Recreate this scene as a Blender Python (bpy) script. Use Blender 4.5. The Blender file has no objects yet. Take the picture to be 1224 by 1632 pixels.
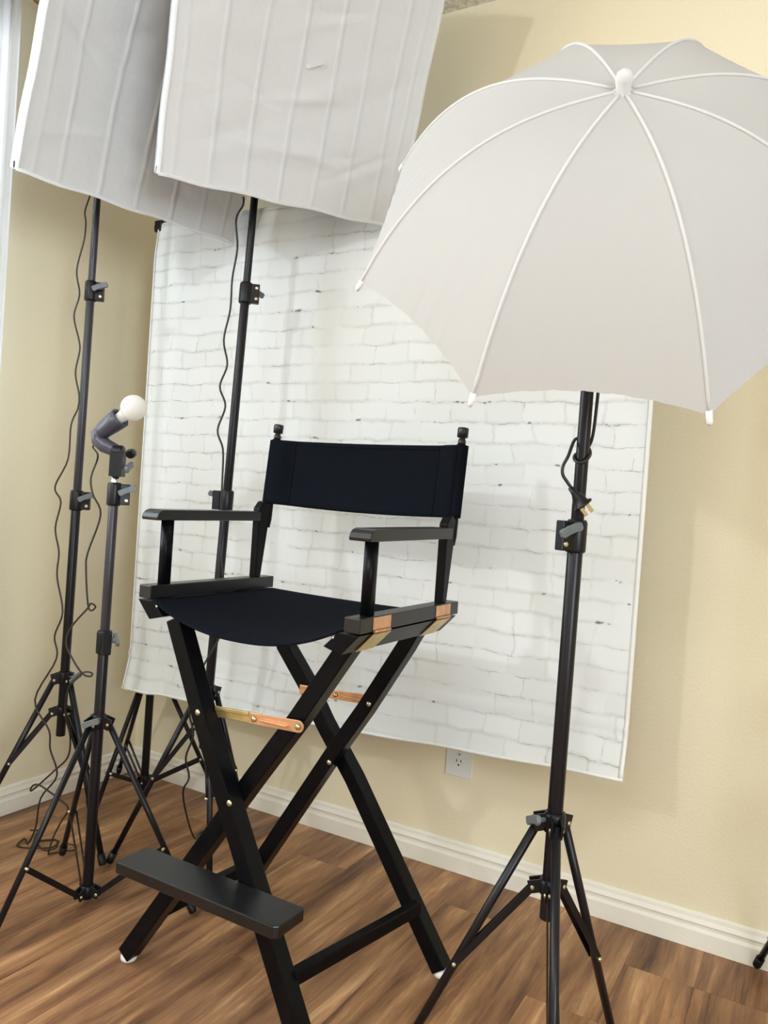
import bpy, math, random
from mathutils import Vector, Matrix, Euler
random.seed(7)
S = bpy.context.scene
COL = S.collection
V = Vector
PI = math.pi

# ------------------------------------------------------------------ camera
cam = bpy.data.cameras.new('camera'); cam_o = bpy.data.objects.new('camera', cam); COL.objects.link(cam_o)
RT, UP, FW = V((.8709, .4865, .0694)), V((-.0684, -.0197, .9975)), V((-.4866, .8735, -.0161))
FW.normalize(); RT = (RT - FW*RT.dot(FW)).normalized(); UP = RT.cross(FW)
m = Matrix.Identity(4)
for i in range(3):
    m[i][0], m[i][1], m[i][2] = RT[i], UP[i], -FW[i]
m.translation = V((2.085, -2.0468, 1.0175))
cam_o.matrix_world = m
cam.sensor_fit = 'VERTICAL'; cam.sensor_height = 32; cam.lens = 1264.6/1632*32
cam.clip_start = .02
S.camera = cam_o

# ------------------------------------------------------------------ light and exposure
S.view_settings.view_transform = 'Standard'; S.view_settings.look = 'None'
S.view_settings.gamma = 1; S.view_settings.use_curve_mapping = False
S.view_settings.exposure = -0.21
w = bpy.data.worlds.new('daylight'); S.world = w; w.use_nodes = True
w.node_tree.nodes['Background'].inputs[0].default_value = (.85, .93, 1, 1)
w.node_tree.nodes['Background'].inputs[1].default_value = 2.0

def lamp(name, kind, loc, power, color=(1, 1, 1), size=.2, aim=None, size_y=None):
    l = bpy.data.lights.new(name, kind); o = bpy.data.objects.new(name, l); COL.objects.link(o)
    o.location = loc; l.energy = power; l.color = color
    if kind == 'AREA':
        l.size = size
        if size_y: l.shape = 'RECTANGLE'; l.size_y = size_y
    else:
        l.shadow_soft_size = size
    if aim is not None:
        o.rotation_euler = (V(aim)-V(loc)).to_track_quat('-Z', 'Y').to_euler()
    return o
lamp('room_lamp', 'POINT', (.62, -3.0, 1.98), 60, (.88, .93, 1), .055)
lamp('ceiling_lamp', 'AREA', (2.0, -3.8, 2.38), 34, (.88, .94, 1), 1.0, aim=(2.0, -3.8, 0))
lamp('window_daylight', 'AREA', (-.20, -1.345, 1.62), 50, (.80, .90, 1), 1.4, aim=(2, -1.345, 1.5), size_y=1.34)
lamp('fill_light_front', 'AREA', (2.4, -6.4, 1.5), 22, (.80, .90, 1), 1.7, aim=(2.2, 0, 1.3), size_y=1.3)  # added fill from behind the camera, no known window there
lamp('fill_light_right', 'AREA', (4.55, -3.1, 1.5), 112, (.80, .90, 1), 1.5, aim=(0, -.7, 1.5), size_y=1.3)  # added fill that brightens the left wall and softboxes, no known source

# ------------------------------------------------------------------ materials
def hexc(r, g, b):
    f = lambda c: (c/255/12.92) if c/255 <= .04045 else ((c/255+.055)/1.055)**2.4
    return (f(r), f(g), f(b), 1)

class NT:
    def __init__(s, name):
        s.m = bpy.data.materials.new(name); s.m.use_nodes = True
        s.t = s.m.node_tree; s.b = s.t.nodes['Principled BSDF']; s.out = s.t.nodes['Material Output']
    def n(s, typ, **kw):
        o = s.t.nodes.new(typ)
        for k, v in kw.items():
            if k.startswith('i_'):
                o.inputs[k[2:].replace('_', ' ')].default_value = v
            else: setattr(o, k, v)
        return o
    def l(s, a, b): s.t.links.new(a, b)
    def ramp(s, src, stops):
        r = s.n('ShaderNodeValToRGB'); e = r.color_ramp.elements
        while len(e) < len(stops): e.new(.5)
        for x, (p, c) in zip(e, stops): x.position = p; x.color = c
        s.l(src, r.inputs[0]); return r.outputs[0]
    def bump(s, src, strength, dist=.002):
        b = s.n('ShaderNodeBump'); b.inputs['Strength'].default_value = strength; b.inputs['Distance'].default_value = dist
        s.l(src, b.inputs['Height']); s.l(b.outputs[0], s.b.inputs['Normal']); return b

def simple(name, col, rough=.5, metal=0., noise=0., nscale=60, bump=0., bdist=.001, spec=None, coat=0.):
    k = NT(name); k.b.inputs['Roughness'].default_value = rough; k.b.inputs['Metallic'].default_value = metal
    if spec is not None: k.b.inputs['Specular IOR Level'].default_value = spec
    if coat: k.b.inputs['Coat Weight'].default_value = coat
    tc = k.n('ShaderNodeTexCoord'); nz = k.n('ShaderNodeTexNoise', i_Scale=nscale, i_Detail=3.)
    k.l(tc.outputs['Object'], nz.inputs['Vector'])
    lo = tuple(c*(1-noise) for c in col[:3])+(1,); hi = tuple(min(1, c*(1+noise)) for c in col[:3])+(1,)
    k.l(k.ramp(nz.outputs[0], [(.3, lo), (.7, hi)]), k.b.inputs['Base Color'])
    if bump: k.bump(nz.outputs[0], bump, bdist)
    return k.m

M = {}
M['wall'] = simple('cream_wall_paint', hexc(236, 226, 196), .6, noise=.015, nscale=150, bump=.25, bdist=.002)
M['ceiling'] = simple('textured_ceiling_paint', hexc(242, 238, 226), .9, noise=.03, nscale=45, bump=1., bdist=.02)
M['trim'] = simple('white_trim_paint', hexc(238, 234, 220), .35, noise=.01)
M['black_wood'] = simple('black_satin_wood', (.0035, .0035, .0045, 1), .30, noise=.25, nscale=40, bump=.06, spec=.11)
M['black_gloss'] = simple('black_gloss_wood', (.006, .006, .007, 1), .33, noise=.25, nscale=40, bump=.05, spec=.5)
M['canvas'] = simple('black_canvas', (.0055, .0068, .0105, 1), .92, noise=.3, nscale=500, bump=.3, bdist=.0006, spec=.05)
M['pole'] = simple('black_powder_coat', (.0075, .007, .009, 1), .32, noise=.15, nscale=300, spec=.3)
M['pole_grey'] = simple('dark_grey_tube', (.045, .042, .05, 1), .33, metal=.35, noise=.15, nscale=300)
M['plastic'] = simple('black_plastic', (.006, .006, .0075, 1), .36, spec=.3)
M['knob'] = simple('grey_plastic_knob', (.13, .15, .155, 1), .4, noise=.1)
M['brass'] = simple('zinc_yellow_plate', hexc(205, 186, 128), .34, metal=.85, noise=.18, nscale=35)
M['copper'] = simple('pinkish_zinc_plate', hexc(214, 166, 128), .36, metal=.7, noise=.15, nscale=40)
M['screw'] = simple('pale_brass_screw', hexc(205, 196, 160), .28, metal=.9)
M['steel'] = simple('bright_steel', (.62, .62, .6, 1), .25, metal=1.)
M['white_plastic'] = simple('white_plastic', hexc(236, 236, 232), .35)
M['ivory_plastic'] = simple('outlet_plastic', hexc(228, 230, 226), .35)
M['dark_hole'] = simple('dark_slot', (.01, .01, .01, 1), .8)
M['cord'] = simple('dark_brown_cord', (.022, .016, .008, 1), .4)
M['cord_black'] = simple('black_cord', (.008, .008, .008, 1), .45)
M['bronze'] = simple('bronze_metal', hexc(120, 96, 60), .4, metal=.8)
M['soft_body'] = simple('black_softbox_nylon', (.02, .02, .022, 1), .6)
M['silver'] = simple('silver_tube', (.42, .42, .43, 1), .3, metal=.7, noise=.1)
M['socket'] = simple('graphite_socket', (.055, .052, .075, 1), .32, noise=.2, nscale=120)

def cloth(name, col, trans, nscale=900, wr=.25, wscale=9, rough=.85):
    k = NT(name); tc = k.n('ShaderNodeTexCoord')
    k.b.inputs['Base Color'].default_value = col; k.b.inputs['Roughness'].default_value = rough
    k.b.inputs['Specular IOR Level'].default_value = .2
    n1 = k.n('ShaderNodeTexNoise', i_Scale=float(nscale), i_Detail=2.); n2 = k.n('ShaderNodeTexNoise', i_Scale=float(wscale), i_Detail=4.)
    k.l(tc.outputs['Object'], n1.inputs['Vector']); k.l(tc.outputs['Object'], n2.inputs['Vector'])
    b1 = k.n('ShaderNodeBump', i_Strength=.12, i_Distance=.0008); k.l(n1.outputs[0], b1.inputs['Height'])
    b2 = k.n('ShaderNodeBump', i_Strength=wr, i_Distance=.02); k.l(n2.outputs[0], b2.inputs['Height']); k.l(b1.outputs[0], b2.inputs['Normal'])
    k.l(b2.outputs[0], k.b.inputs['Normal'])
    tr = k.n('ShaderNodeBsdfTranslucent'); tr.inputs[0].default_value = col; k.l(b2.outputs[0], tr.inputs['Normal'])
    mx = k.n('ShaderNodeMixShader'); mx.inputs[0].default_value = trans
    k.l(k.b.outputs[0], mx.inputs[1]); k.l(tr.outputs[0], mx.inputs[2]); k.l(mx.outputs[0], k.out.inputs[0])
    return k.m
M['umbrella'] = cloth('white_umbrella_nylon', hexc(216, 216, 217), .5, wr=.05)
M['rib_cloth'] = cloth('white_rib_piping', hexc(232, 231, 231), .3, wr=0)
M['diffuser'] = cloth('white_diffuser_nylon', hexc(236, 238, 239), .3, wr=.30, wscale=8)
M['curtain'] = cloth('white_curtain', hexc(248, 248, 248), .75, wr=.05)
M['frost'] = cloth('white_bulb_glass', hexc(244, 242, 238), .4, wr=0, rough=.3)

# printed white-brick backdrop: the bricks are flat print on cloth
k = NT('printed_white_brick_cloth'); tc = k.n('ShaderNodeTexCoord'); sp = k.n('ShaderNodeSeparateXYZ'); k.l(tc.outputs['Object'], sp.inputs[0])
cb = k.n('ShaderNodeCombineXYZ'); k.l(sp.outputs[0], cb.inputs[0]); k.l(sp.outputs[2], cb.inputs[1])
def mth(op, a, b=None, c=None, clamp=False):
    o = k.n('ShaderNodeMath', operation=op); o.use_clamp = clamp
    for q, t in enumerate((a, b, c)):
        if t is None: continue
        if isinstance(t, (int, float)): o.inputs[q].default_value = t
        else: k.l(t, o.inputs[q])
    return o.outputs[0]
def noise2(scale, detail=5., rough=.65, out=0):
    z = k.n('ShaderNodeTexNoise', i_Scale=float(scale), i_Detail=float(detail), i_Roughness=rough); k.l(cb.outputs[0], z.inputs['Vector']); return z.outputs[out]
def step(src, lo, hi, invert=False):
    o = k.n('ShaderNodeMapRange', interpolation_type='SMOOTHSTEP'); o.inputs['From Min'].default_value = lo; o.inputs['From Max'].default_value = hi
    if invert: o.inputs['To Min'].default_value = 1; o.inputs['To Max'].default_value = 0
    k.l(src, o.inputs['Value']); return o.outputs['Result']
w1 = noise2(9, 4, .6, 'Color'); w2 = noise2(60, 4, .6, 'Color')
sw1 = k.n('ShaderNodeSeparateColor'); k.l(w1, sw1.inputs[0]); sw2 = k.n('ShaderNodeSeparateColor'); k.l(w2, sw2.inputs[0])
HB, WB = .0512, .098
zz = mth('ADD', sp.outputs[2], mth('ADD', mth('MULTIPLY', mth('SUBTRACT', sw1.outputs[0], .5), .030), mth('MULTIPLY', mth('SUBTRACT', sw2.outputs[0], .5), .0055)))
zz = mth('DIVIDE', zz, HB); row = mth('FLOOR', zz); fz_ = mth('FRACT', zz); dH = mth('MULTIPLY', mth('MINIMUM', fz_, mth('SUBTRACT', 1., fz_)), HB)
wn = k.n('ShaderNodeTexWhiteNoise', noise_dimensions='1D'); k.l(row, wn.inputs['W'])
xx = mth('ADD', sp.outputs[0], mth('ADD', mth('MULTIPLY', mth('SUBTRACT', sw1.outputs[1], .5), .05), mth('MULTIPLY', mth('SUBTRACT', sw2.outputs[1], .5), .006)))
xx = mth('ADD', mth('DIVIDE', xx, WB), wn.outputs[0]); col = mth('FLOOR', xx); fx_ = mth('FRACT', xx); dV = mth('MULTIPLY', mth('MINIMUM', fx_, mth('SUBTRACT', 1., fx_)), WB)
cbr = k.n('ShaderNodeCombineXYZ'); k.l(row, cbr.inputs[0]); k.l(col, cbr.inputs[1]); wb = k.n('ShaderNodeTexWhiteNoise', noise_dimensions='3D'); k.l(cbr.outputs[0], wb.inputs['Vector'])
dens = noise2(4.5, 4, .6); fine = noise2(34, 5, .7); spot = noise2(22, 4, .6); soft = noise2(6, 4, .65)
lineH = mth('MULTIPLY', step(dH, .0004, .0019, True), step(dens, .40, .62)); lineV = mth('MULTIPLY', step(dV, .0003, .0015, True), step(dens, .42, .62))
lineH = mth('MULTIPLY', lineH, step(fine, .40, .58)); lineV = mth('MULTIPLY', lineV, step(fine, .42, .60))
softH = mth('MULTIPLY', step(dH, .001, .0085, True), step(soft, .34, .60)); softV = mth('MULTIPLY', step(dV, .001, .0075, True), step(soft, .40, .66))
chip = mth('MULTIPLY', step(dH, .001, .0045, True), step(spot, .62, .67))
dark = mth('ADD', mth('MULTIPLY', lineH, .46), mth('MULTIPLY', lineV, .36)); dark = mth('ADD', dark, mth('MULTIPLY', chip, .75))
grey = mth('ADD', mth('MULTIPLY', softH, .6), mth('MULTIPLY', softV, .5)); grey = mth('ADD', grey, mth('MULTIPLY', wb.outputs[0], .22), clamp=True)
ma_ = k.n('ShaderNodeMixRGB'); ma_.inputs[1].default_value = hexc(228, 231, 230); ma_.inputs[2].default_value = hexc(207, 209, 204); k.l(grey, ma_.inputs[0])
mx2 = k.n('ShaderNodeMixRGB'); mx2.inputs[2].default_value = hexc(78, 70, 60); k.l(mth('MINIMUM', dark, .9), mx2.inputs[0]); k.l(ma_.outputs[0], mx2.inputs[1])
k.l(mx2.outputs[0], k.b.inputs['Base Color']); k.b.inputs['Roughness'].default_value = .75; k.b.inputs['Specular IOR Level'].default_value = .25
M['brick_print'] = k.m

# floor planks
k = NT('brown_wood_laminate'); tc = k.n('ShaderNodeTexCoord'); oi = k.n('ShaderNodeObjectInfo')
mulr = k.n('ShaderNodeVectorMath', operation='SCALE'); mulr.inputs[0].default_value = (17., 31., 9.); k.l(oi.outputs['Random'], mulr.inputs['Scale'])
ad = k.n('ShaderNodeVectorMath', operation='ADD'); geo_ = k.n('ShaderNodeNewGeometry'); k.l(geo_.outputs['Position'], ad.inputs[0]); k.l(mulr.outputs[0], ad.inputs[1])
def stretched(sx, sy, scale, detail, rough=.6, dist=0.):
    mp = k.n('ShaderNodeVectorMath', operation='MULTIPLY'); mp.inputs[1].default_value = (sx, sy, 1); k.l(ad.outputs[0], mp.inputs[0])
    z = k.n('ShaderNodeTexNoise', i_Scale=scale, i_Detail=detail, i_Roughness=rough, i_Distortion=dist); k.l(mp.outputs[0], z.inputs['Vector']); return z.outputs[0]
g1 = stretched(1, .10, 17., 6., .66, .35); g2 = stretched(1, .035, 130., 4.); g3 = stretched(1, .22, 8., 3.)
c1 = k.ramp(g1, [(.30, hexc(78, 54, 42)), (.43, hexc(136, 98, 70)), (.57, hexc(174, 132, 94)), (.74, hexc(228, 186, 140))])
c2 = k.ramp(g2, [(.3, (.78, .76, .74, 1)), (.7, (1.1, 1.1, 1.1, 1))])
c3 = k.ramp(g3, [(.32, (.72, .70, .70, 1)), (.66, (1.12, 1.1, 1.06, 1))])
ma = k.n('ShaderNodeMixRGB', blend_type='MULTIPLY'); ma.inputs[0].default_value = 1; k.l(c1, ma.inputs[1]); k.l(c2, ma.inputs[2])
mb_ = k.n('ShaderNodeMixRGB', blend_type='MULTIPLY'); mb_.inputs[0].default_value = 1; k.l(ma.outputs[0], mb_.inputs[1]); k.l(c3, mb_.inputs[2])
k.l(mb_.outputs[0], k.b.inputs['Base Color']); k.b.inputs['Roughness'].default_value = .42; k.b.inputs['Specular IOR Level'].default_value = .35
k.bump(g2, .12, .001)
M['floor'] = k.m
M['subfloor'] = simple('dark_underlay', hexc(70, 52, 40), .9)

# window pane: clear thin glass
k = NT('window_glass'); gl = k.n('ShaderNodeBsdfGlossy'); gl.inputs['Roughness'].default_value = .02
tr = k.n('ShaderNodeBsdfTransparent'); mx = k.n('ShaderNodeMixShader'); mx.inputs[0].default_value = .08
k.l(tr.outputs[0], mx.inputs[1]); k.l(gl.outputs[0], mx.inputs[2]); k.l(mx.outputs[0], k.out.inputs[0])
M['glass'] = k.m

# ------------------------------------------------------------------ mesh building
def frame_of(d):
    d = V(d).normalized(); a = V((0, 0, 1)) if abs(d.z) < .9 else V((1, 0, 0))
    x = a.cross(d).normalized(); return x, d.cross(x), d

class MB:
    def __init__(s): s.v = []; s.f = []; s.sm = []
    def face(s, idx, smooth=False): s.f.append(idx); s.sm.append(smooth)
    def rings(s, rings, smooth=True, cap=True, closed=False):
        n = len(rings[0]); b = len(s.v)
        for r in rings: s.v += [tuple(p) for p in r]
        k = len(rings)
        for i in range(k if closed else k-1):
            for j in range(n):
                j2 = (j+1) % n; i2 = (i+1) % k
                s.face((b+i*n+j, b+i*n+j2, b+i2*n+j2, b+i2*n+j), smooth)
        if cap and not closed:
            s.face(tuple(b+j for j in reversed(range(n)))); s.face(tuple(b+(k-1)*n+j for j in range(n)))
        return s
    def box(s, c, size, rot=None):
        c = V(c); x, y, z = [q/2 for q in size]; R = rot or Matrix.Identity(3)
        P = lambda a, b_, d: c + R @ V((a*x, b_*y, d*z))
        return s.rings([[P(-1, -1, d), P(1, -1, d), P(1, 1, d), P(-1, 1, d)] for d in (-1, 1)], False)
    def bar(s, p, q, wx, wy, up=(0, 0, 1)):
        p, q = V(p), V(q); d = (q-p).normalized(); x = V(up).cross(d)
        x = x.normalized() if x.length > 1e-4 else V((1, 0, 0)); y = d.cross(x)
        sec = [(-1, -1), (1, -1), (1, 1), (-1, 1)]
        return s.rings([[o + x*a*wx/2 + y*b_*wy/2 for a, b_ in sec] for o in (p, q)], False)
    def tube(s, pts, r, n=10, cap=True):
        pts = [V(p) for p in pts]; R = []; px = None
        for i, p in enumerate(pts):
            d = (pts[min(i+1, len(pts)-1)] - pts[max(i-1, 0)])
            if d.length < 1e-9: d = V((0, 0, 1))
            d.normalize()
            if px is None: x, y, _ = frame_of(d)
            else:
                x = px - d*px.dot(d); x = x.normalized() if x.length > 1e-5 else frame_of(d)[0]; y = d.cross(x)
            px = x; rr = r[i] if isinstance(r, (list, tuple)) else r
            R.append([p + (x*math.cos(2*PI*j/n) + y*math.sin(2*PI*j/n))*rr for j in range(n)])
        return s.rings(R, True, cap)
    def lathe(s, o, axis, prof, n=20):
        o = V(o); x, y, d = frame_of(axis)
        return s.rings([[o + d*h + (x*math.cos(2*PI*j/n) + y*math.sin(2*PI*j/n))*max(r, 1e-5) for j in range(n)] for r, h in prof])
    def prism(s, poly, a, b_):          # polygon given as two lists of 3-D points is extruded from a() to b_()
        return s.rings([[V(a(p)) for p in poly], [V(b_(p)) for p in poly]], False)
    def grid(s, f, nu, nv, smooth=True):
        b = len(s.v)
        for i in range(nu+1):
            for j in range(nv+1): s.v.append(tuple(f(i/nu, j/nv)))
        for i in range(nu):
            for j in range(nv):
                a = b+i*(nv+1)+j; s.face((a, a+nv+1, a+nv+2, a+1), smooth)
        return s
    def build(s, name, mat, parent=None, loc=None, bevel=0, solid=0, off=None):
        me = bpy.data.meshes.new(name)
        o3 = V(off) if off else V((0, 0, 0))
        me.from_pydata([tuple(V(p)-o3) for p in s.v], [], s.f); me.polygons.foreach_set('use_smooth', s.sm); me.update()
        import bmesh
        bm = bmesh.new(); bm.from_mesh(me); bmesh.ops.recalc_face_normals(bm, faces=bm.faces[:]); bm.to_mesh(me); bm.free()
        o = bpy.data.objects.new(name, me); COL.objects.link(o); me.materials.append(M[mat] if isinstance(mat, str) else mat)
        if parent: o.parent = parent
        if loc: o.location = loc
        if bevel:
            b = o.modifiers.new('bevel', 'BEVEL'); b.width = bevel; b.segments = 2; b.limit_method = 'ANGLE'; b.angle_limit = .6
        if solid:
            b = o.modifiers.new('thickness', 'SOLIDIFY'); b.thickness = solid; b.offset = 0
        return o

def tag(o, label=None, cat=None, group=None, kind=None):
    for k_, v_ in (('label', label), ('category', cat), ('group', group), ('kind', kind)):
        if v_: o[k_] = v_
    return o
def thing(name, loc, label, cat, group=None, rz=0):
    o = bpy.data.objects.new(name, None); COL.objects.link(o); o.location = loc; o.rotation_euler.z = rz; o.empty_display_size = .05
    return tag(o, label, cat, group)
class Part(MB):                          # world coordinates in, stored relative to the thing's base
    def put(s, name, mat, root, base, parent=None, **kw):
        return s.build(name, mat, parent or root, off=base, **kw)

# ------------------------------------------------------------------ room
RX, RY, RZ = 4.4, -6.2, 2.42
fl = MB().box((RX/2, RY/2, -.033), (RX+.2, -RY+.2, .05)).build('floor', 'subfloor'); tag(fl, kind='structure')
PW, PL = .15, 1.22
def plank_mesh():
    b = MB(); w2, l2, c = PW/2-.0002, PL/2-.0002, .0004
    b.rings([[V((-w2, -l2, -.008)), V((w2, -l2, -.008)), V((w2, l2, -.008)), V((-w2, l2, -.008))],
             [V((-w2, -l2, -c)), V((w2, -l2, -c)), V((w2, l2, -c)), V((-w2, l2, -c))],
             [V((-w2+c, -l2+c, 0)), V((w2-c, -l2+c, 0)), V((w2-c, l2-c, 0)), V((-w2+c, l2-c, 0))]], False)
    return b
p0 = plank_mesh().build('plank', 'floor', fl)
pm = p0.data; first = True; xi = 0
x = .028
while x < RX:
    off = random.choice((.15, .35, .55, .75, .95)) * PL
    y = -off
    segs = [(0, -off)] + [(-off-k_*PL, -off-(k_+1)*PL) for k_ in range(6)]
    for a, b_ in segs:
        b_ = max(b_, RY)
        if a-b_ < .05: continue
        wx = min(PW, RX-(x-PW/2)); x0 = max(x-PW/2, 0); x1 = min(x+PW/2, RX)
        if x1-x0 < .03: continue
        o = p0 if first else p0.copy()
        if not first: COL.objects.link(o)
        first = False
        o.parent = fl; o.location = ((x0+x1)/2, (a+b_)/2, 0); o.scale = ((x1-x0)/PW, (a-b_)/PL, 1)
    x += PW

def struct(b, name, mat, parent=None, **kw):
    o = b.build(name, mat, parent, **kw)
    return tag(o, kind='structure')
struct(MB().box((RX/2, .06, RZ/2), (RX+.24, .12, RZ)), 'wall_back', 'wall')
WY0, WY1, WZ0, WZ1 = -2.05, -.64, .95, 2.30
wl = MB()
for (ya, yb, za, zb) in ((RY, WY0, 0, RZ), (WY1, 0, 0, RZ), (WY0, WY1, 0, WZ0), (WY0, WY1, WZ1, RZ)):
    wl.box((-.06, (ya+yb)/2, (za+zb)/2), (.12, yb-ya, zb-za))
struct(wl, 'wall_left', 'wall')
wr = MB()
GY0, GY1, GZ0, GZ1 = -3.9, -2.3, .85, 2.15
for (ya, yb, za, zb) in ((RY, GY0, 0, RZ), (GY1, 0, 0, RZ), (GY0, GY1, 0, GZ0), (GY0, GY1, GZ1, RZ)):
    wr.box((RX+.06, (ya+yb)/2, (za+zb)/2), (.12, yb-ya, zb-za))
struct(wr, 'wall_right', 'wall')
FX0, FX1, FZ0, FZ1 = 1.5, 3.3, .8, 2.15
wf = MB()
for (xa, xb, za, zb) in ((0, FX0, 0, RZ), (FX1, RX, 0, RZ), (FX0, FX1, 0, FZ0), (FX0, FX1, FZ1, RZ)):
    wf.box(((xa+xb)/2, RY-.06, (za+zb)/2), (xb-xa, .12, zb-za))
struct(wf, 'wall_front', 'wall')
cl = MB().grid(lambda u, v: (u*RX, RY*v, RZ + .0), 4, 4)
struct(MB().box((RX/2, RY/2, RZ+.05), (RX+.24, -RY+.24, .1)), 'ceiling', 'ceiling')

def window(name, c, ax, wd, ht):
    # ax 'x': opening in a wall of constant x
    P = (lambda a, d, z: (c[0]+d, c[1]+a, c[2]+z)) if ax == 'x' else (lambda a, d, z: (c[0]+a, c[1]+d, c[2]+z))
    f = MB()
    def bx(a0, a1, z0, z1, dd):
        p, q = V(P(a0, -dd/2, z0)), V(P(a1, dd/2, z1)); f.box((p+q)/2, [abs(t) for t in (q-p)])
    h2, w2 = ht/2, wd/2
    bx(-w2, w2, -h2, -h2+.05, .06); bx(-w2, w2, h2-.05, h2, .06); bx(-w2, -w2+.05, -h2+.05, h2-.05, .06); bx(w2-.05, w2, -h2+.05, h2-.05, .06); bx(-w2+.05, w2-.05, -.02, .02, .05)
    o = struct(f, name, 'trim')
    g = MB()
    p, q = V(P(-w2+.05, -.003, -h2+.05)), V(P(w2-.05, .003, h2-.05)); g.box((p+q)/2, [abs(t) for t in (q-p)])
    g.build('pane', 'glass', o)
window('window_1', (-.06, (WY0+WY1)/2, (WZ0+WZ1)/2), 'x', WY1-WY0, WZ1-WZ0)
window('added_window_right', (RX+.06, (GY0+GY1)/2, (GZ0+GZ1)/2), 'x', GY1-GY0, GZ1-GZ0)  # unseen window, added to go with the right fill light
window('added_window_front', ((FX0+FX1)/2, RY-.06, (FZ0+FZ1)/2), 'y', FX1-FX0, FZ1-FZ0)  # unseen window, added around the front fill light

prof = [(0, 0), (.014, 0), (.014, .042), (.0105, .050), (.0105, .056), (.013, .061), (.0085, .071), (.007, .079), (.003, .084), (0, .084)]
bb = MB(); bb.rings([[V((xx, -d, z)) for d, z in prof] for xx in (0, RX)], False); struct(bb, 'baseboard_back', 'trim', bevel=.0012)
bb = MB(); bb.rings([[V((d, yy, z)) for d, z in prof] for yy in (-.014, RY)], False); struct(bb, 'baseboard_left', 'trim', bevel=.0012)

# ------------------------------------------------------------------ wall outlet
oc = V((1.2415, 0, .325)); base = V((1.2415, 0, .26))
ot = thing('wall_outlet', base, 'white double wall outlet half hidden by the lower edge of the brick backdrop', 'outlet')
Part().box(oc+V((0, -.003, 0)), (.080, .006, .126)).put('cover_plate', 'ivory_plastic', ot, base, bevel=.002)
for dz in (-.0205, .0205):
    c = oc + V((0, 0, dz)); b = Part()
    b.rings([[c + V((.0165*math.copysign(abs(math.cos(a))**.8, math.cos(a)), yy, .0142*math.copysign(abs(math.sin(a))**.6, math.sin(a)))) for a in [2*PI*i/24 for i in range(24)]] for yy in (-.004, -.0085)], False)
    r = b.put('receptacle', 'ivory_plastic', ot, base)
    for dx in (-.0062, .0062):
        Part().box(c+V((dx, -.0086, .003)), (.0022, .0012, .0078 if dx < 0 else .0065)).put('slot', 'dark_hole', ot, base, parent=r)
    Part().lathe(c+V((0, -.0080, -.0085)), (0, -1, 0), [(.0026, 0), (.0026, .0012)], 10).put('ground_hole', 'dark_hole', ot, base, parent=r)
Part().lathe(oc+V((0, -.006, 0)), (0, -1, 0), [(.0032, 0), (.003, .0012)], 10).put('screw', 'steel', ot, base)

# ------------------------------------------------------------------ curtain on the left wall
base = V((.07, -1.5, 2.335))
cr = thing('curtain_rod', base, 'bronze curtain rod end with round finial high on the left wall', 'curtain rod')
Part().tube([(.08, -2.28, 2.345), (.08, -.645, 2.345)], .009, 12).put('rod', 'bronze', cr, base)
Part().lathe((.08, -.648, 2.345), (0, 1, 0), [(.010, 0), (.013, .003), (.008, .008), (.015, .016), (.021, .028), (.021, .036), (.014, .047), (.003, .052)], 16).put('finial', 'bronze', cr, base)
for yy in (-.66-.05, -2.2):
    Part().bar((0, yy, 2.345), (.078, yy, 2.345), .012, .012).put('bracket', 'bronze', cr, base)
def curtain(y0, y1, label):
    base = V((.06, y0, 2.33)); b = Part(); n = 12
    b.grid(lambda u, v: (.075+.028*math.sin(u*n*2*PI)*(.55+.45*v), y0+(y1-y0)*u+.006*math.sin(u*n*4*PI), 2.332-2.28*v), 96, 12)
    o = b.build('curtain', 'curtain', off=base, solid=.0015); o.location = base
    tag(o, label, 'curtain')
curtain(-.672, -1.06, 'sheer white curtain hanging along the left wall, its edge at the photo\'s top left')

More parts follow.
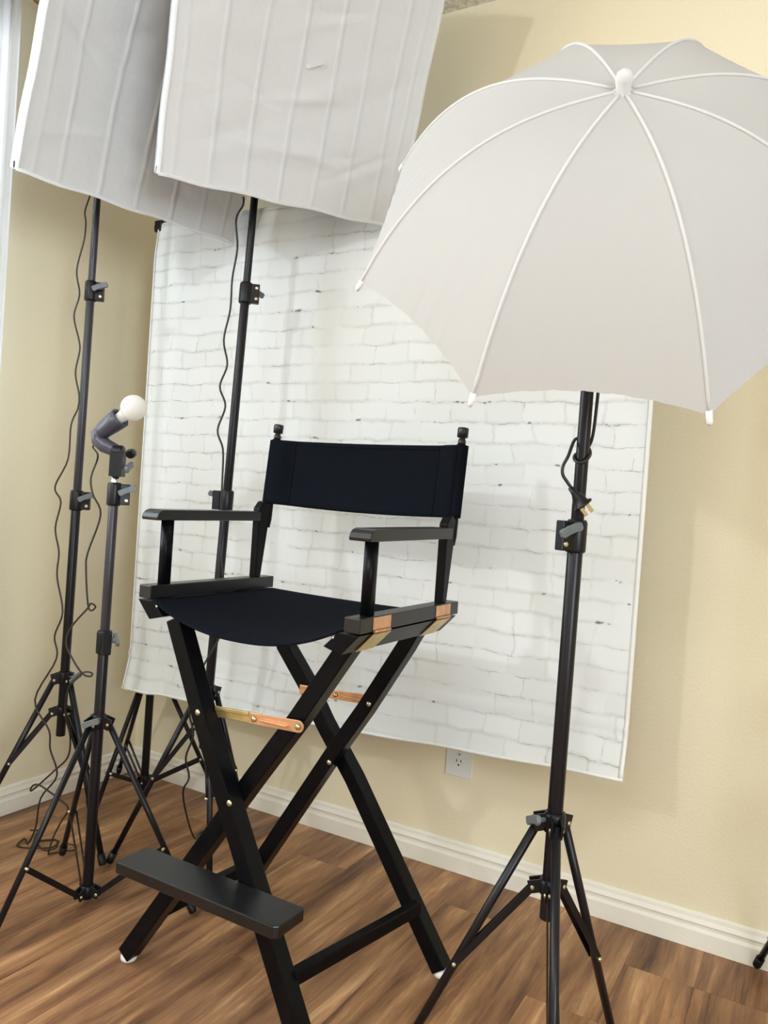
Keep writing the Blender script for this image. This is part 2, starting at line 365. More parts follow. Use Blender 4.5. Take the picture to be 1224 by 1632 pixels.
# ------------------------------------------------------------------ light stands
LAT = math.atan2(.4865, .8709)           # direction of the picture's right, on the floor
def stand(name, label, group, b0, top, zc, zb, R, angs, jf, secs, clamps, leg_r=.0078, tube_r=.013, knob_mat='knob', collar_knob=None):
    b0 = V((b0[0], b0[1], 0)); top = V(top); base = b0.copy()
    A = lambda z: b0 + (top-b0)*(z/top.z)
    ad = (top-b0).normalized()
    t = thing(name, base, label, 'light stand', group)
    for i, (z0, z1, r, mt) in enumerate(secs):
        Part().lathe(A(z0), ad, [(r*.93, 0), (r, .002), (r, (z1-z0)-.002), (r*.93, (z1-z0))], 18).put(['lower_tube', 'middle_tube', 'upper_tube'][min(i, 2)], mt, t, base)
    rt = secs[0][2]
    for nm, z, h in (('leg_collar', zc, .034), ('strut_collar', zb, .026)):
        b = Part(); b.lathe(A(z-h/2), ad, [(rt+.003, 0), (rt+.0055, .003), (rt+.0055, h-.006), (rt+.003, h)], 20)
        for a in angs:
            d = V((math.cos(a), math.sin(a), 0)); c = A(z) + d*(rt+.009)
            s_ = V((-d.y, d.x, 0))
            for sg in (-1, 1):
                b.bar(c + s_*sg*.0085 - d*.012 + V((0, 0, .002)), c + s_*sg*.0085 + d*.011 - V((0, 0, .006)), .004, h*.8)
        cc = b.put(nm, 'plastic', t, base)
        for a in angs:
            d = V((math.cos(a), math.sin(a), 0)); s_ = V((-d.y, d.x, 0)); c = A(z) + d*(rt+.014) - V((0, 0, .005))
            Part().lathe(c - s_*.0125, s_, [(.0025, 0), (.004, .0015), (.004, .0235), (.0025, .025)], 10).put('rivet', 'screw', t, base, parent=cc)
    for a in angs:
        d = V((math.cos(a), math.sin(a), 0)); s_ = V((-d.y, d.x, 0))
        hp = A(zc) + d*(rt+.014) - V((0, 0, .005)); fp = b0 + d*R + V((0, 0, .010))
        dd = (fp-hp).normalized()
        lg = Part().tube([hp-dd*.006, fp-dd*.006], leg_r, 10).put('leg', 'pole', t, base)
        Part().tube([fp-dd*.03, fp-dd*.004, fp], [leg_r+.0022, leg_r+.0024, leg_r+.001], 12).put('rubber_foot', 'plastic', t, base, parent=lg)
        jp = hp + (fp-hp)*jf; sp_ = A(zb) + d*(rt+.014) - V((0, 0, .005))
        for sg in (-1, 1):
            Part().bar(sp_ + s_*sg*.0066, jp + s_*sg*(leg_r+.0012), .0016, .012, up=s_.cross(jp-sp_)).put('strut', 'pole', t, base)
        Part().lathe(jp - s_*(leg_r+.006), s_, [(.002, 0), (.0038, .0015), (.0038, 2*leg_r+.0105), (.002, 2*leg_r+.012)], 10).put('rivet', 'screw', t, base, parent=lg)
    for (z, ang, r, screw_side, *back) in clamps:
        d = V((math.cos(ang), math.sin(ang), 0)); s_ = V((-d.y, d.x, 0)); b = Part()
        b.lathe(A(z-.028), ad, [(r+.003, 0), (r+.0055, .003), (r+.0055, .050), (r+.0035, .056)], 20)
        b.box(A(z)+d*(r+.012), (.024, .020, .050), Matrix.Rotation(ang, 3, 'Z'))
        cm = b.put('clamp', 'plastic', t, base, bevel=.0025)
        wing_knob(A(z)+d*(r+.016), s_ if (screw_side > 0) != bool(back) else -s_, knob_mat, t, base, cm, dz=.010)
        if back: Part().lathe(A(z)+d*(r+.016)+s_*screw_side*.0095+V((0, 0, .014)), s_*screw_side, [(.0048, 0), (.0048, .0014), (.003, .0024)], 12).put('clamp_screw', 'screw', t, base, parent=cm)
        Part().lathe(A(z)+d*(r+.016)+s_*screw_side*.0095-V((0, 0, .014)), s_*screw_side, [(.0048, 0), (.0048, .0014), (.003, .0024)], 12).put('clamp_screw', 'screw', t, base, parent=cm)
    if collar_knob:
        d = V((math.cos(collar_knob), math.sin(collar_knob), 0))
        wing_knob(A(zc)+d*(rt+.004)+V((0, 0, .004)), d, knob_mat, t, base, t, dz=0)
    return t, A
def wing_knob(p, d, mat, t, base, parent, dz=0, ln=.020):
    p = V(p) + V((0, 0, dz)); d = V(d).normalized(); s_ = d.cross(V((0, 0, 1))).normalized()
    b = Part(); b.lathe(p, d, [(.0045, 0), (.0045, ln*.6), (.0075, ln*.65), (.0075, ln), (.006, ln+.002)], 12)
    e = (s_*.9 - V((0, 0, .38))).normalized(); nrm = d
    c = p + d*(ln+.002)
    pts = [(-.022, -.005), (-.019, -.0075), (-.006, -.008), (.006, -.008), (.019, -.0075), (.022, -.005), (.022, .004), (.018, .0075), (.007, .0055), (-.007, .0055), (-.018, .0075), (-.022, .004)]
    e2 = d.cross(e)
    b.rings([[c + e*u + e2*v - d*.004 for u, v in pts], [c + e*u + e2*v + d*.004 for u, v in pts]], False)
    return b.put('wing_knob', mat, t, base, parent=parent, bevel=.0015)

def ca(deg): return math.radians(deg) + LAT
G = 'tripod light stands around the chair'
stand('light_stand', 'tall black tripod stand carrying the white umbrella, nearest the camera', None,
      (1.719, -.729), (1.722, -.726, 1.46), .495, .386, .245, [ca(160), ca(265), ca(40)], .57,
      [(.33, 1.00, .0130, 'pole'), (.98, 1.46, .0108, 'pole')], [(.978, ca(205), .0118, 1)], collar_knob=ca(195))
stand('light_stand', 'tall black tripod stand carrying the farther-left softbox, beside the left wall', None,
      (.272, -.548), (.268, -.532, 2.06), .462, .37, .225, [math.radians(q) for q in (354, 234, 114)], .5,
      [(.30, .95, .0125, 'pole'), (.92, 1.54, .0112, 'pole_grey'), (1.50, 2.06, .0098, 'pole_grey')],
      [(.955, ca(10), .0125, -1), (1.535, ca(10), .0112, -1)], collar_knob=ca(-20))
stand('light_stand', 'tall black tripod stand behind the chair carrying the larger-looking middle softbox', None,
      (.691, -.447), (.712, -.388, 2.10), .480, .392, .222, [math.radians(q) for q in (-37, 207.6, 86)], .5,
      [(.33, .98, .0125, 'pole'), (.95, 1.56, .0118, 'pole'), (1.5, 2.10, .0100, 'pole')],
      [(.985, ca(190), .0125, -1), (1.535, ca(10), .0118, -1, 1)])
stand('light_stand', 'short black tripod stand at the left carrying the bare bulb', None,
      (.598, -.710), (.599, -.706, .985), .440, .032, .265, [ca(242), ca(354), ca(124)], .66,
      [(.012, .65, .0125, 'pole'), (.6, .985, .0112, 'pole_grey')],
      [(.630, ca(-60), .0125, 1), (.985, ca(25), .0112, -1)], leg_r=.0072, collar_knob=ca(262))
BS = 'tripod stands of the brick backdrop'
stand('backdrop_stand', 'black tripod stand in the room corner holding the left end of the backdrop bar', None,
      (.228, -.172), (.228, -.172, 1.825), .430, .066, .235, [math.radians(q) for q in (37, 157, 277)], .70,
      [(.03, .65, .0125, 'pole'), (.6, 1.25, .0112, 'pole'), (1.2, 1.825, .0100, 'pole')],
      [(.65, ca(170), .0125, 1), (1.25, ca(170), .0112, 1)], leg_r=.0072)
stand('backdrop_stand', 'black tripod stand at the right edge, only a leg showing against the baseboard', None,
      (2.168, -.250), (2.168, -.226, 1.825), .440, .066, .275, [math.radians(q) for q in (124, 4, 244)], .78,
      [(.03, .65, .0125, 'pole'), (.6, 1.25, .0112, 'pole'), (1.2, 1.825, .0100, 'pole')],
      [(.65, ca(0), .0125, 1), (1.25, ca(0), .0112, 1)], leg_r=.0072)

# ------------------------------------------------------------------ backdrop and its crossbar
base = V((1.2, -.225, 1.84))
cb_ = thing('backdrop_crossbar', base, 'black metal crossbar carrying the top of the white brick backdrop', 'crossbar')
Part().tube([(.150, -.198, 1.834), (2.21, -.198, 1.834)], .0105, 14).put('bar', 'pole', cb_, base)
for xx in (.175, 2.173):
    Part().box((xx-.005, -.190, 1.834), (.03, .046, .036)).put('end_clamp', 'pole', cb_, base, bevel=.003)
    Part().bar((xx-.012, -.200, 1.83), (xx-.012, -.200, 1.775), .010, .008).put('clip', 'brass', cb_, base)
BX0, BX1 = .172, 1.728
def drop_pt(u, v):
    x = BX0 + (BX1-BX0)*u; zb = .358 + (.424-.358)*u; zt = 1.834
    y = -.196 + .022*u
    if v < .035:                         # wrapped over the bar
        pass
    z = zt + (zb-zt)*v
    h = z - zb                           # height above the lower edge
    y += .004*math.sin(x*21)*(.3+.7*v) + .006*math.sin(x*5.1+1.)*v
    fold = .115
    if h < fold: y -= .026*(1-h/fold)**1.1
    y -= .006*math.exp(-((h-fold)/.006)**2)
    if x < .42: y += .008*math.sin((x-BX0)*46)*math.exp(-((x-.30)/.08)**2)
    y -= .022; tt = max(0., min(1., (z-1.72)/.10)); tt = tt*tt*(3-2*tt)
    return V((x, y*(1-tt) - .2102*tt, z))
b = Part(); b.grid(lambda u, v: drop_pt(u, v), 90, 120)
base = V((.95, -.23, 1.84))
bd = thing('backdrop', base, 'white painted brick print backdrop cloth hung on the crossbar before the wall', 'backdrop')
b.put('cloth', 'brick_print', bd, base, solid=.0016)
b = Part(); b.grid(lambda u, v: V((BX0+(BX1-BX0)*u, -.198-.0122*math.cos(v*PI*1.15), 1.834+.0122*math.sin(v*PI*1.15))), 8, 12); b.put('top_sleeve', 'brick_print', bd, base, solid=.0012)
b = Part(); b.tube([drop_pt(i/40, 1)+V((0, 0, .004)) for i in range(41)], .0045, 8).put('lower_hem', 'white_plastic', bd, base)
for uu, nm in ((1, 'side_hem'), (0, 'side_hem')):
    b = Part()
    xs = .010 if uu == 1 else .005
    b.grid(lambda s_, t_: drop_pt(uu, s_*.995) + V((-xs*t_ if uu else xs*t_, -.0022, 0)), 120, 1); b.put(nm, 'white_plastic', bd, base, solid=.0012)

# ------------------------------------------------------------------ softboxes
def softbox(label, bl, az, ti, creases, sock, toggle=None, band=.085):
    bl = V(bl); W_ = .61; H_ = .61
    e = V((math.cos(az), math.sin(az), 0)); nb = V((math.sin(az), -math.cos(az), 0))
    u = V((0, 0, 1))*math.cos(ti) + nb*math.sin(ti); n = nb*math.cos(ti) - V((0, 0, 1))*math.sin(ti)
    c = bl + e*W_/2 + u*H_/2; base = c - n*.30
    t = thing('softbox', base, label, 'softbox')
    rnd = random.Random(label)
    bumps = [(rnd.random(), rnd.random(), rnd.uniform(.02, .09), rnd.uniform(.12, .35), rnd.uniform(-.9, .9), rnd.uniform(-1, 1)) for _ in range(34)]
    def surf(s_, v_):
        inn = 16*s_*(1-s_)*v_*(1-v_)
        z = -.010*inn
        for cx, amp in creases:
            dx = (s_-cx-.012*math.sin(v_*5+cx*9)*.4)*W_
            z += amp*.9*math.exp(-(dx/.0028)**2)
        for bx, by, wd, ln, sl, am in bumps:
            dx, dy = s_-bx, v_-by; a_, b_ = dx + sl*dy, dy - sl*dx
            z += .0048*am*math.exp(-(b_/(wd*.55))**2-(a_/ln)**2)*min(1, inn*2)
        for vv in (.33, .67):
            z += .0010*math.exp(-((v_-vv-.01*math.sin(s_*8))*H_/.003)**2)
        # loosely pulled outline
        ex = .0012*math.sin(v_*17+az)*abs(2*s_-1)**8; ey = .0022*math.sin(s_*21+az)*abs(2*v_-1)**8
        return bl + e*(W_*s_+ex) + u*(H_*v_+ey) + n*z
    Part().grid(surf, 130, 110).put('diffuser', 'diffuser', t, base)
    outline = [surf(i/24, 0) for i in range(24)] + [surf(1, i/24) for i in range(24)] + [surf(1-i/24, 1) for i in range(24)] + [surf(0, 1-i/24) for i in range(24)]
    b = Part(); b.tube(outline+[outline[0]], .0042, 8, cap=False); b.put('piping', 'curtain', t, base)
    inner = [p - n*band for p in outline]
    b = Part(); b.rings([outline, [p - n*band*.3 + (p-c)*.004 for p in outline], inner], True, cap=False); b.put('side_band', 'diffuser', t, base, solid=.001)
    back = [c - n*.27 + (p-c)*.16 for p in outline]
    b = Part(); b.rings([inner, [c - n*.16 + (p-c)*.66 for p in outline], back], False, cap=False); b.put('body', 'soft_body', t, base, solid=.001)
    b = Part(); b.lathe(c - n*.235, -n, [(.05, 0), (.055, .004), (.055, .030), (.035, .05), (.030, .075)], 20); b.put('lamp_socket', 'plastic', t, base)
    b = Part(); b.tube([c - n*.30, V(sock)+V((0, 0, .0)), V(sock)+V((0, 0, -.045))], [.014, .016, .016], 12).put('stand_bracket', 'plastic', t, base)
    for sx, vy in ((1, 0), (0, 0)):
        Part().box(surf(sx, vy) - n*.012 + u*.008 + e*(-.004 if sx else .004), (.016, .006, .016), Matrix.Rotation(az, 3, 'Z')).put('corner_tab', 'soft_body', t, base, bevel=.002)
    if toggle:
        s0, v0 = toggle; p = surf(s0, v0) + n*.003; q = surf(s0+.060, v0+.030) + n*.007
        b = Part(); b.tube([p, p+(q-p)*.1, p+(q-p)*.9, q], [.003, .0048, .004, .002], 10).put('toggle', 'curtain', t, base)
    return t
softbox('pale grey-white square softbox panel in front, on the middle stand above the chair', (.677, -.709, 1.734), .937, .377,
        [(.05, .002), (.19, .0035), (.335, .004), (.48, .004), (.62, .0035), (.75, .003), (.88, .003), (.95, .002)], (.709, -.395, 2.085), (.505, .50))
softbox('grey-white square softbox panel partly behind the other, on the far left stand', (.394, -.873, 1.72), 1.318, .346,
        [(.06, .002), (.16, .003), (.33, .004), (.50, .004), (.66, .004), (.80, .003), (.92, .003)], (.270, -.530, 2.055), band=.042)

# ------------------------------------------------------------------ umbrella
c0 = V((1.7579, -.799, 1.4686)); ax = V((.2316, -.8038, .5482)).normalized(); UR, SG, UP_ = .40, .2245, 2.78
SG = .215
e1 = V((0, 0, 1)).cross(-ax).normalized(); e2 = (-ax).cross(e1)
# the frame of the fit: axis a = -ax, sag -SG along it
def rim(k_): 
    sp = -.3445 - k_*PI/4
    return c0 + (e1*math.cos(sp) + e2*math.sin(sp))*UR
def ribp(k_, r): return c0 + (rim(k_)-c0)*r + ax*SG*(1-r**UP_)
hub = c0 + ax*SG; base = hub - ax*.33
um = thing('umbrella', base, 'white shoot-through photo umbrella open on the right stand', 'umbrella')
for k_ in range(8):
    def gore(u, v, k_=k_):
        s_ = 4*v*(1-v); r = .02 + .98*u; r2 = r*(1-.028*s_*r**5)
        p = ribp(k_, r2)*(1-v) + ribp(k_+1, r2)*v
        return p - ax*(.0035*s_*math.sin(PI*min(1, r)) + (.0011*math.sin(v*2*PI*7+k_*2.)+.0007*math.sin(v*2*PI*16+k_))*u**5*s_)
    Part().grid(gore, 36, 48).put('canopy_panel', 'umbrella', um, base)
for k_ in range(8):
    pts = [ribp(k_, .03+.97*i/30) + ax*.0008 for i in range(31)]
    rb = Part().tube(pts, .0023, 8).put('rib', 'rib_cloth', um, base)
    d = (ribp(k_, 1)-ribp(k_, .96)).normalized()
    Part().tube([rim(k_)-d*.006, rim(k_)+d*.010, rim(k_)+d*.014], [.0045, .0042, .0025], 10).put('rib_tip', 'white_plastic', um, base, parent=rb)
    sp_ = hub - ax*.175; mp = ribp(k_, .52) - ax*.006
    Part().tube([sp_, mp], .0016, 6).put('stretcher', 'steel', um, base, parent=rb)
Part().lathe(hub-ax*.004, ax, [(.015, 0), (.0135, .004), (.0100, .007), (.0115, .020), (.0105, .027), (.006, .031), (.001, .032)], 18).put('top_cap', 'rib_cloth', um, base)
Part().tube([hub, hub-ax*.46], .0045, 10).put('shaft', 'steel', um, base)
Part().lathe(hub-ax*.19, ax, [(.011, 0), (.013, .004), (.013, .022), (.009, .028)], 14).put('runner', 'white_plastic', um, base)

# bracket and bulb holder that clamps the umbrella to its stand
tp = V((1.722, -.726, 1.46)); sh = hub - ax*((hub-tp).dot(ax)); base = tp - V((0, 0, .06))
uh = thing('umbrella_bracket', base, 'black swivel bracket under the white umbrella holding its shaft', 'lamp holder')
b = Part(); b.lathe(tp-V((0, 0, .05)), (0, 0, 1), [(.015, 0), (.016, .004), (.016, .05), (.012, .056)], 14); b.bar(tp, sh+(sh-tp).normalized()*.012, .022, .026); b.put('bracket', 'plastic', uh, base, bevel=.002)
sd = (-ax).cross(V((0, 0, 1))).normalized()
b = Part(); sk = tp + sd*.03
b.lathe(sk, ax, [(.018, -.05), (.022, -.03), (.022, .03), (.02, .036)], 16); b.bar(tp, sk, .014, .014); b.put('socket', 'plastic', uh, base)
Part().lathe(sk+ax*.034, ax, [(.012, 0), (.016, .02), (.028, .045), (.030, .06), (.026, .078), (.014, .089), (.001, .092)], 18).put('light_bulb', 'frost', uh, base)

# ------------------------------------------------------------------ bare bulb on the short stand
base = V((0.600, -0.708, 1.0))
lh = thing('bulb_holder', base, 'graphite bulb holder with unlit round white bulb, tilted on the short stand', 'lamp holder')
Part().lathe((0.600, -0.707, .985), (0, 0, 1), [(.009, 0), (.009, .052)], 14).put('spigot', 'steel', lh, base)
swb = Part(); swb.box((0.605, -0.707, 1.058), (.030, .030, .062), Matrix.Rotation(LAT, 3, 'Z'))
swb.lathe((0.606, -0.706, 1.086), (-RT).normalized(), [(.013, -.012), (.016, -.008), (.016, .012), (.012, .016)], 14)
swb.lathe((0.632, -0.692, 1.084), V((-.35, .6, .1)), [(.0075, -.010), (.0115, -.008), (.0115, .008), (.0075, .010), (.0065, .010), (.0065, -.010), (.0075, -.010)], 16)
sb_ = swb.put('swivel_bracket', 'plastic', lh, base, bevel=.002)
wing_knob((0.621, -0.701, 1.050), RT, 'knob', lh, base, sb_, ln=.010)
# socket: arm from the swivel up to the bent shell
so, adir = V((.5585, -.7199, 1.1318)), V((.8069, .1536, .5704)).normalized()
arm = Part(); arm.tube([V((.611, -.703, 1.083)), V((.592, -.706, 1.090)), V((.568, -.714, 1.099)), V((.551, -.720, 1.112)), V((.549, -.721, 1.125)), so+adir*.004], [.010, .016, .0185, .0190, .0185, .0165], 16)
arm.put('arm', 'socket', lh, base)
sk_ = Part(); sk_.lathe(so, adir, [(.008, -.016), (.0160, -.008), (.0205, .006), (.0235, .034), (.0250, .062), (.0215, .064), (.0195, .054), (.012, .040)], 24); sk_.put('socket', 'socket', lh, base)
gl_ = [(.0130, .042), (.0135, .066), (.0145, .074), (.0170, .081)] + [(.0305*math.sin(a_), .1046-.0305*math.cos(a_)) for a_ in [math.radians(q) for q in range(48, 181, 12)]]
Part().lathe(so, adir, gl_, 28).put('light_bulb', 'frost', lh, base)

# ------------------------------------------------------------------ cords
def smooth(pts, n=5):
    P = [V(p) for p in pts]; out = []
    for i in range(len(P)-1):
        p0_, p1_, p2_, p3_ = P[max(i-1, 0)], P[i], P[i+1], P[min(i+2, len(P)-1)]
        for j in range(n):
            t = j/n
            out.append(.5*((2*p1_) + (-p0_+p2_)*t + (2*p0_-5*p1_+4*p2_-p3_)*t*t + (-p0_+3*p1_-3*p2_+p3_)*t**3))
    out.append(P[-1]); return out
left_c = [(.286, -.573, 1.80), (.286, -.573, 1.784), (.277, -.579, 1.739), (.281, -.577, 1.71), (.281, -.579, 1.661), (.269, -.587, 1.578), (.28, -.582, 1.514), (.271, -.588, 1.454), (.287, -.58, 1.39), (.291, -.579, 1.36), (.285, -.583, 1.3), (.297, -.577, 1.243), (.297, -.578, 1.205), (.284, -.586, 1.158), (.283, -.588, 1.066), (.258, -.604, .989), (.274, -.595, .949), (.266, -.601, .877), (.279, -.595, .813), (.279, -.596, .747), (.299, -.587, .653), (.284, -.596, .585), (.293, -.593, .524), (.25, -.619, .41), (.289, -.599, .33), (.295, -.596, .279), (.316, -.586, .209), (.282, -.606, .145), (.262, -.60, .06), (.235, -.600, .006)]
coil = [(.200, -.585, .005), (.222, -.625, .005), (.270, -.615, .008), (.300, -.575, .005), (.290, -.545, .009), (.255, -.560, .006), (.262, -.590, .011), (.300, -.600, .006), (.318, -.575, .009), (.282, -.55, .012), (.235, -.575, .006), (.205, -.555, .005), (.19, -.535, .008), (.178, -.553, .012)]
o = Part().tube(smooth(left_c+coil), .0024, 6).build('power_cord', 'cord', off=(.28, -.59, .9)); o.location = (.28, -.59, .9)
tag(o, 'thin dark cord running down the far left stand into a coil on the floor', 'cord')
bulb_c = [(.558, -.730, 1.108), (.520, -.710, 1.095), (.474, -.653, 1.075), (.463, -.661, 1.021), (.47, -.658, .979), (.49, -.647, .929), (.469, -.661, .832), (.467, -.662, .791), (.477, -.658, .703), (.486, -.654, .686), (.495, -.649, .697), (.484, -.655, .704), (.477, -.659, .69), (.446, -.677, .643), (.436, -.683, .601), (.451, -.676, .566), (.477, -.662, .527), (.496, -.652, .521), (.499, -.65, .529), (.485, -.657, .531), (.472, -.665, .522), (.448, -.679, .484), (.40, -.64, .40), (.375, -.60, .33), (.362, -.593, .271), (.331, -.611, .23), (.292, -.634, .183), (.282, -.64, .175), (.286, -.637, .189), (.3, -.629, .192), (.325, -.616, .177), (.359, -.597, .151), (.373, -.59, .132), (.357, -.599, .094), (.343, -.608, .054), (.335, -.613, .012), (.330, -.600, .005), (.345, -.57, .005), (.36, -.55, .005), (.345, -.535, .008), (.315, -.555, .014)]
o = Part().tube(smooth(bulb_c), .0024, 6).build('power_cord', 'cord', off=(.46, -.66, .9)); o.location = (.46, -.66, .9)
tag(o, 'thin dark cord looping down from the bare bulb beside the short stand', 'cord')
cen_c = [(.709, -.441, 1.775), (.709, -.441, 1.753), (.696, -.449, 1.716), (.704, -.446, 1.642), (.698, -.451, 1.561), (.699, -.452, 1.481), (.69, -.459, 1.401), (.702, -.453, 1.338), (.689, -.461, 1.28), (.705, -.453, 1.23), (.692, -.462, 1.166), (.707, -.454, 1.118), (.710, -.452, 1.046), (.712, -.452, .964), (.716, -.45, .882), (.722, -.45, .837), (.731, -.447, .783), (.738, -.444, .722), (.734, -.448, .636), (.706, -.475, .551), (.687, -.485, .472), (.682, -.486, .426), (.694, -.48, .373), (.678, -.485, .313), (.689, -.48, .262), (.678, -.487, .223), (.640, -.42, .12), (.60, -.34, .03), (.549, -.257, .005), (.56, -.20, .004), (.62, -.13, .004)]
o = Part().tube(smooth(cen_c), .0026, 6).build('power_cord', 'cord_black', off=(.70, -.45, .9)); o.location = (.70, -.45, .9)
tag(o, 'black cord hanging in waves along the stand behind the chair to the floor', 'cord')
base = V((1.722, -.745, 1.13))
pc = thing('power_cord', base, 'short black cord with two-prong plug hanging unplugged from the umbrella stand', 'cord')
uc = [(1.742, -.720, 1.40), (1.740, -.722, 1.30), (1.738, -.722, 1.2), (1.732, -.716, 1.14), (1.716, -.712, 1.12), (1.708, -.722, 1.115), (1.712, -.738, 1.105), (1.725, -.744, 1.100), (1.734, -.738, 1.108), (1.730, -.712, 1.122), (1.716, -.710, 1.140), (1.706, -.724, 1.140), (1.709, -.766, 1.109), (1.703, -.77, 1.093), (1.703, -.77, 1.079), (1.710, -.766, 1.067), (1.718, -.762, 1.056), (1.724, -.758, 1.046)]
Part().tube(smooth(uc), .0028, 8).put('cable', 'cord_black', pc, base)
pd = (V((1.744, -.748, 1.020)) - V((1.722, -.760, 1.049))).normalized(); pp = V((1.722, -.760, 1.049))
b = Part(); b.lathe(pp, pd, [(.004, -.012), (.0055, 0), (.0105, .010), (.0115, .020), (.0165, .022), (.0165, .025)], 14); plug = b.put('plug', 'plastic', pc, base)
side = (RT*.9 + UP*.35); side = (side - pd*side.dot(pd)).normalized()
for sg in (-1, 1):
    Part().bar(pp+pd*.024+side*sg*.0058, pp+pd*.042+side*sg*.0058, .0016, .006, up=side).put('prong', 'bronze', pc, base, parent=plug)

# ------------------------------------------------------------------ director's chair
CH = thing('director_chair', (1.144, -.701, 0), 'tall black folding director\'s chair with canvas seat and back, in the middle', 'chair', rz=-.0153)
def cp(b, name, mat, parent=None, **kw): return b.build(name, mat, parent or CH, **kw)
LW, LT = .034, .038
def leg(poly, y0, name='leg'):
    # bent board: centre line in x,z; front face at y0, depth LT
    P = [V((x_, 0, z_)) for x_, z_ in poly]; L, R_ = [], []
    for i, p in enumerate(P):
        d = (P[min(i+1, len(P)-1)]-P[max(i-1, 0)]).normalized(); nn = V((-d.z, 0, d.x))
        if nn.x < 0: nn = -nn
        L.append(p - nn*LW/2); R_.append(p + nn*LW/2)
    b = MB(); b.rings([[V((q.x, yy, q.z)) for q in (a_[0], a_[1], a_[1]+V((0, 0, 0)), a_[0])] for a_ in []] or [[V((l.x, y0, l.z)), V((r.x, y0, r.z)), V((r.x, y0+LT, r.z)), V((l.x, y0+LT, l.z))] for l, r in zip(L, R_)], False)
    o = cp(b, name, 'black_wood', bevel=.0025)
    f = P[-1]
    g = MB().lathe((f.x, y0+LT/2, 0), (0, 0, 1), [(.010, 0), (.0170, .003), (.0170, .011), (.012, .020)], 16)
    cp(g, 'glide', 'white_plastic', o)
    return o
YA, YB, YD, YC = -.177, -.137, .175, .214
legA = leg([(-.172, .752), (-.098, .595), (-.004, .412), (.203, .017)], YA)
legB = leg([(.222, .768), (.113, .600), (.020, .469), (-.290, .017)], YB)
legD = leg([(.196, .768), (.160, .700), (.070, .547), (-.005, .432), (-.259, .017)], YD)
legC = leg([(-.236, .768), (-.190, .645), (-.120, .565), (-.060, .480), (.030, .372), (.281, .017)], YC)
def rivet(p, d, parent, r=.0062, mat='screw'):
    cp(MB().lathe(p, d, [(r, 0), (r*.95, .0012), (r*.5, .003), (.0003, .0034)], 14), 'rivet', mat, parent)
F = (0, -1, 0)
rivet((-.088, YA, .582), F, legA); rivet((.005, YA, .429), F, legA)
rivet((-.006, YD, .414), F, legD); rivet((.087, YD, .565), F, legD)
# stretchers between front and rear feet
cp(MB().bar((.150, YA+.03, .135), (.218, YC+.01, .135), .022, .028), 'stretcher', 'black_wood', bevel=.003)
cp(MB().bar((-.205, YB+.03, .135), (-.186, YD+.01, .135), .022, .028), 'stretcher', 'black_wood', bevel=.003)
# locking braces
def brace(p, q, y, z, mid, mats, nm='brace'):
    o = MB(); sl = .006/(q-mid); za = z - (mid-p)*sl
    R4 = lambda h0, h1, x0_, x1_, yy: [V((x0_, yy, za+(x0_-p)*sl+h0)), V((x1_, yy, za+(x1_-p)*sl+h0)), V((x1_, yy, za+(x1_-p)*sl+h1)), V((x0_, yy, za+(x0_-p)*sl+h1))]
    o.rings([R4(-.0125, .009, p, mid+.014, y), R4(-.0125, .009, p, mid+.014, y+.003)], False)
    o.rings([R4(.002, .0095, p+.004, mid-.014, y-.005), R4(.002, .0095, p+.004, mid-.014, y)], False)
    o = cp(o, nm, mats[0], bevel=.001)
    o2 = MB()
    d = V((q-mid, 0, .006)); n_ = 10; c1_, c2_ = V((mid, y-.0032, z-.002)), V((q, y-.0032, z+.004))
    dd = (c2_-c1_).normalized(); nn = V((-dd.z, 0, dd.x)); ring = []
    for i in range(n_+1): a_ = -PI/2 + PI*i/n_; ring.append(c2_ + dd*math.cos(a_)*.0115 + nn*math.sin(a_)*.0115)
    ring += [c1_ - dd*.014 + nn*.0105, c1_ - dd*.014 - nn*.0105]
    o2.rings([ring, [r_ + V((0, .0028, 0)) for r_ in ring]], False)
    o2.bar(c1_+dd*.018-V((0, .003, -.001)), c2_-dd*.022-V((0, .003, .002)), .004, .009, up=(0, 1, 0))
    o2 = cp(o2, nm, mats[1], bevel=.001)
    for c in (c1_, c2_): cp(MB().lathe(c-V((0, .001, 0)), F, [(.0055, 0), (.0055, .002), (.003, .0035), (.0004, .004)], 12), 'rivet', 'screw', o2)
brace(-.075, .128, YB-.006, .588, .026, ('brass', 'copper'))
brace(-.125, .085, YC-.006, .562, -.02, ('copper', 'copper'))
# foot rest
fy0, fy1, fz, hw = -.262, -.1785, .292, .194
pol = [(-hw+.004, fy0), (hw-.008, fy0), (hw, fy0+.008), (hw, fy1-.004), (hw-.006, fy1), (-hw+.006, fy1), (-hw, fy1-.006), (-hw, fy0+.004)]
pol = [(x_-.001, y_) for x_, y_ in pol]
cp(MB().prism(pol, lambda p: (p[0], p[1], fz-.022), lambda p: (p[0], p[1], fz)), 'footrest', 'black_gloss', bevel=.002)
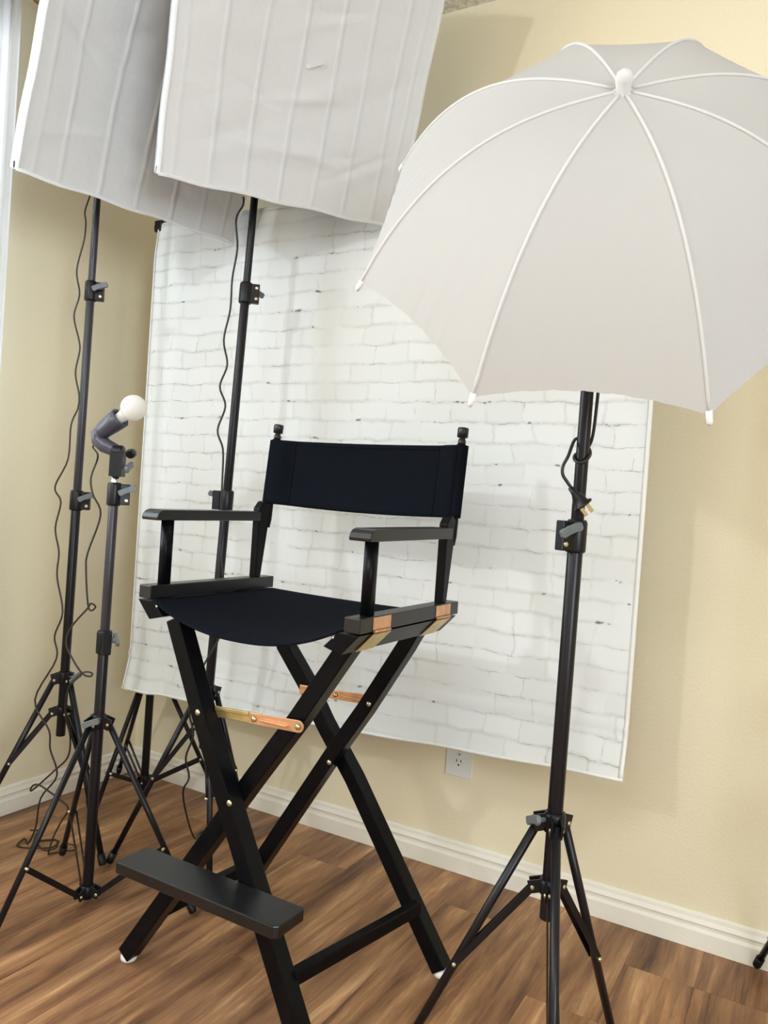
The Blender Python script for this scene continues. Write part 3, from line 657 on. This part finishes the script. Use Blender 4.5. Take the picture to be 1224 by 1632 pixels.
# seat bars, rails, hinges
for s in (-1, 1):
    cp(MB().box((s*.2485, .0205, .7975), (.033, .399, .027)), 'seat_bar', 'black_gloss', bevel=.002)
    q = [(s*.265, .7815), (s*.222, .7825), (s*.193, .754), (s*.230, .744)]
    rl = cp(MB().prism(q, lambda p: (p[0], -.181, p[1]), lambda p: (p[0], .212, p[1])), 'rail', 'black_wood', bevel=.0015)
    cp(MB().lathe((s*.212, -.180, .772), F, [(.003, 0), (.003, .001), (.001, .0016)], 10), 'screw', 'steel', rl)
    for ya, yb in ((-.136, -.074), (.112, .178)):
        h = cp(MB().box((s*.2658, (ya+yb)/2, .7985), (.0016, yb-ya, .022)), 'hinge_leaf', 'copper', bevel=.0006)
        nrm = V((s*.0375, 0, -.035)).normalized()
        P1, P2 = V((s*.2665, 0, .781)), V((s*.2325, 0, .7455))
        b = MB(); b.rings([[P1+V((0, ya, 0)), P2+V((0, ya, 0)), P2+V((0, yb, 0)), P1+V((0, yb, 0))], [P1+nrm*.0018+V((0, ya, 0)), P2+nrm*.0018+V((0, ya, 0)), P2+nrm*.0018+V((0, yb, 0)), P1+nrm*.0018+V((0, yb, 0))]], False)
        cp(b, 'hinge_leaf', 'brass')
        cp(MB().tube([(s*.2675, ya+.003, .7845), (s*.2675, yb-.003, .7845)], .0026, 8), 'hinge_pin', 'copper', h)
    # arm posts, arms
    pz0, pz1 = .811, .945
    b = MB(); ring = lambda z, wx, wy, cx, cy: [V((cx+wx/2*math.copysign(abs(math.cos(a_))**.6, math.cos(a_)), cy+wy/2*math.copysign(abs(math.sin(a_))**.6, math.sin(a_)), z)) for a_ in [2*PI*i/20 for i in range(20)]]
    b.rings([ring(pz0, .0215, .024, s*.2475, -.129), ring(pz1, .0215, .024, s*.2475, -.129)], True); cp(b, 'front_post', 'black_wood')
    # arm with bullnose front
    pf = [(-.176, .943), (-.1775, .949), (-.174, .957), (-.167, .9625), (-.158, .965), (.150, .968), (.150, .946)]
    b = MB(); xa, xb_ = (s*.2285, s*.2735)
    b.rings([[V((xx, y_, z_)) for y_, z_ in pf] for xx in (xa, xb_)], False); cp(b, 'armrest', 'black_gloss', bevel=.0018)
    # rear post: flat board with a rounded head in front of the back post
    prof_ = [(.0, .811), (.0, .985)]
    cx = s*.2475; n_ = 8
    b = MB(); head = [(.156, .811), (.1745, .811), (.199, .985)] + [(.1775+.0125*math.cos(PI*i/n_)*1.0, .983+.010*math.sin(PI*i/n_)) for i in range(n_+1)][1:-1] + [(.1555, .975)]
    b.rings([[V((xx, y_, z_)) for y_, z_ in head] for xx in (cx-.010, cx+.010)], False); cp(b, 'rear_post', 'black_wood', bevel=.002)
    b = MB(); YP = lambda z: .181 + (z-.811)*.105
    b.tube([(cx, YP(z), z) for z in (.93, .95, 1.02, 1.145)], [.0105, .0125, .0115, .0105], 14)
    bp = cp(b, 'back_post', 'black_wood')
    o_ = V((cx, YP(1.145), 1.143)); d_ = V((0, .105, 1)).normalized()
    cp(MB().lathe(o_, d_, [(.0085, 0), (.0085, .012), (.0068, .0135), (.0068, .0165), (.0118, .018), (.0122, .035), (.0112, .038), (.003, .039)], 18), 'finial', 'black_gloss', bp)
# seat canvas
def seat(u, v):
    x_ = -.222+.444*u; y_ = -.183+.385*v
    sg = (.046*(1-v)**1.2 + .020*v*(1-v) + .003)*(1-abs(2*u-1)**2.3)
    return V((x_, y_, .7835 - sg))
cp(MB().grid(seat, 40, 24), 'seat', 'canvas', solid=.003)
b = MB(); b.tube([seat(i/40, 0)+V((0, .001, 0)) for i in range(41)], .0026, 8); cp(b, 'seat_hem', 'canvas')
# back canvas with sleeves round the back posts
zT, zB = 1.143, .988
def back(u, v):
    a_ = (u-.5)*2; xx = .2475
    z = zT+(zB-zT)*v - (.006*(1-a_*a_))*(.3+.7*v)
    yb = .181+(z-.811)*.105
    bow = .016*(1-a_*a_)*math.sin(PI*(.25+.5*v)) + .0005*math.sin(a_*40+v*6)
    if abs(a_) > .86:
        t = (abs(a_)-.86)/.14
        return V((math.copysign(.2 + t*.047+.0, a_), yb - .0155*math.sin(PI*.5*min(1, t*1.25)) + .004*(1-t), z))
    return V((a_/.86*.2, yb + .004 + bow, z))
def sleeve(s):
    b = MB(); n_ = 14
    def f(u, v):
        z = zT+(zB-zT)*v; yb = .181+(z-.811)*.105; a_ = -PI*.75 + 1.5*PI*u
        return V((s*(.2475 + .0148*math.cos(a_)), yb + .0148*math.sin(a_), z))
    return b.grid(f, n_, 16)
bk = cp(MB().grid(lambda u, v: V((0, 0, 0)) + back(u, v), 60, 18), 'back_canvas', 'canvas', solid=.003)
for s in (-1, 1):
    cp(sleeve(s), 'sleeve', 'canvas', bk, solid=.002)
def stitch(pts, nm='stitching'): cp(MB().tube(pts, .0009, 5), nm, 'canvas', bk)
stitch([back(.08+.84*i/40, .055)+V((0, -.0022, 0)) for i in range(41)])
for uu in (.085, .915): stitch([back(uu, i/12)+V((0, -.0024, 0)) for i in range(13)])
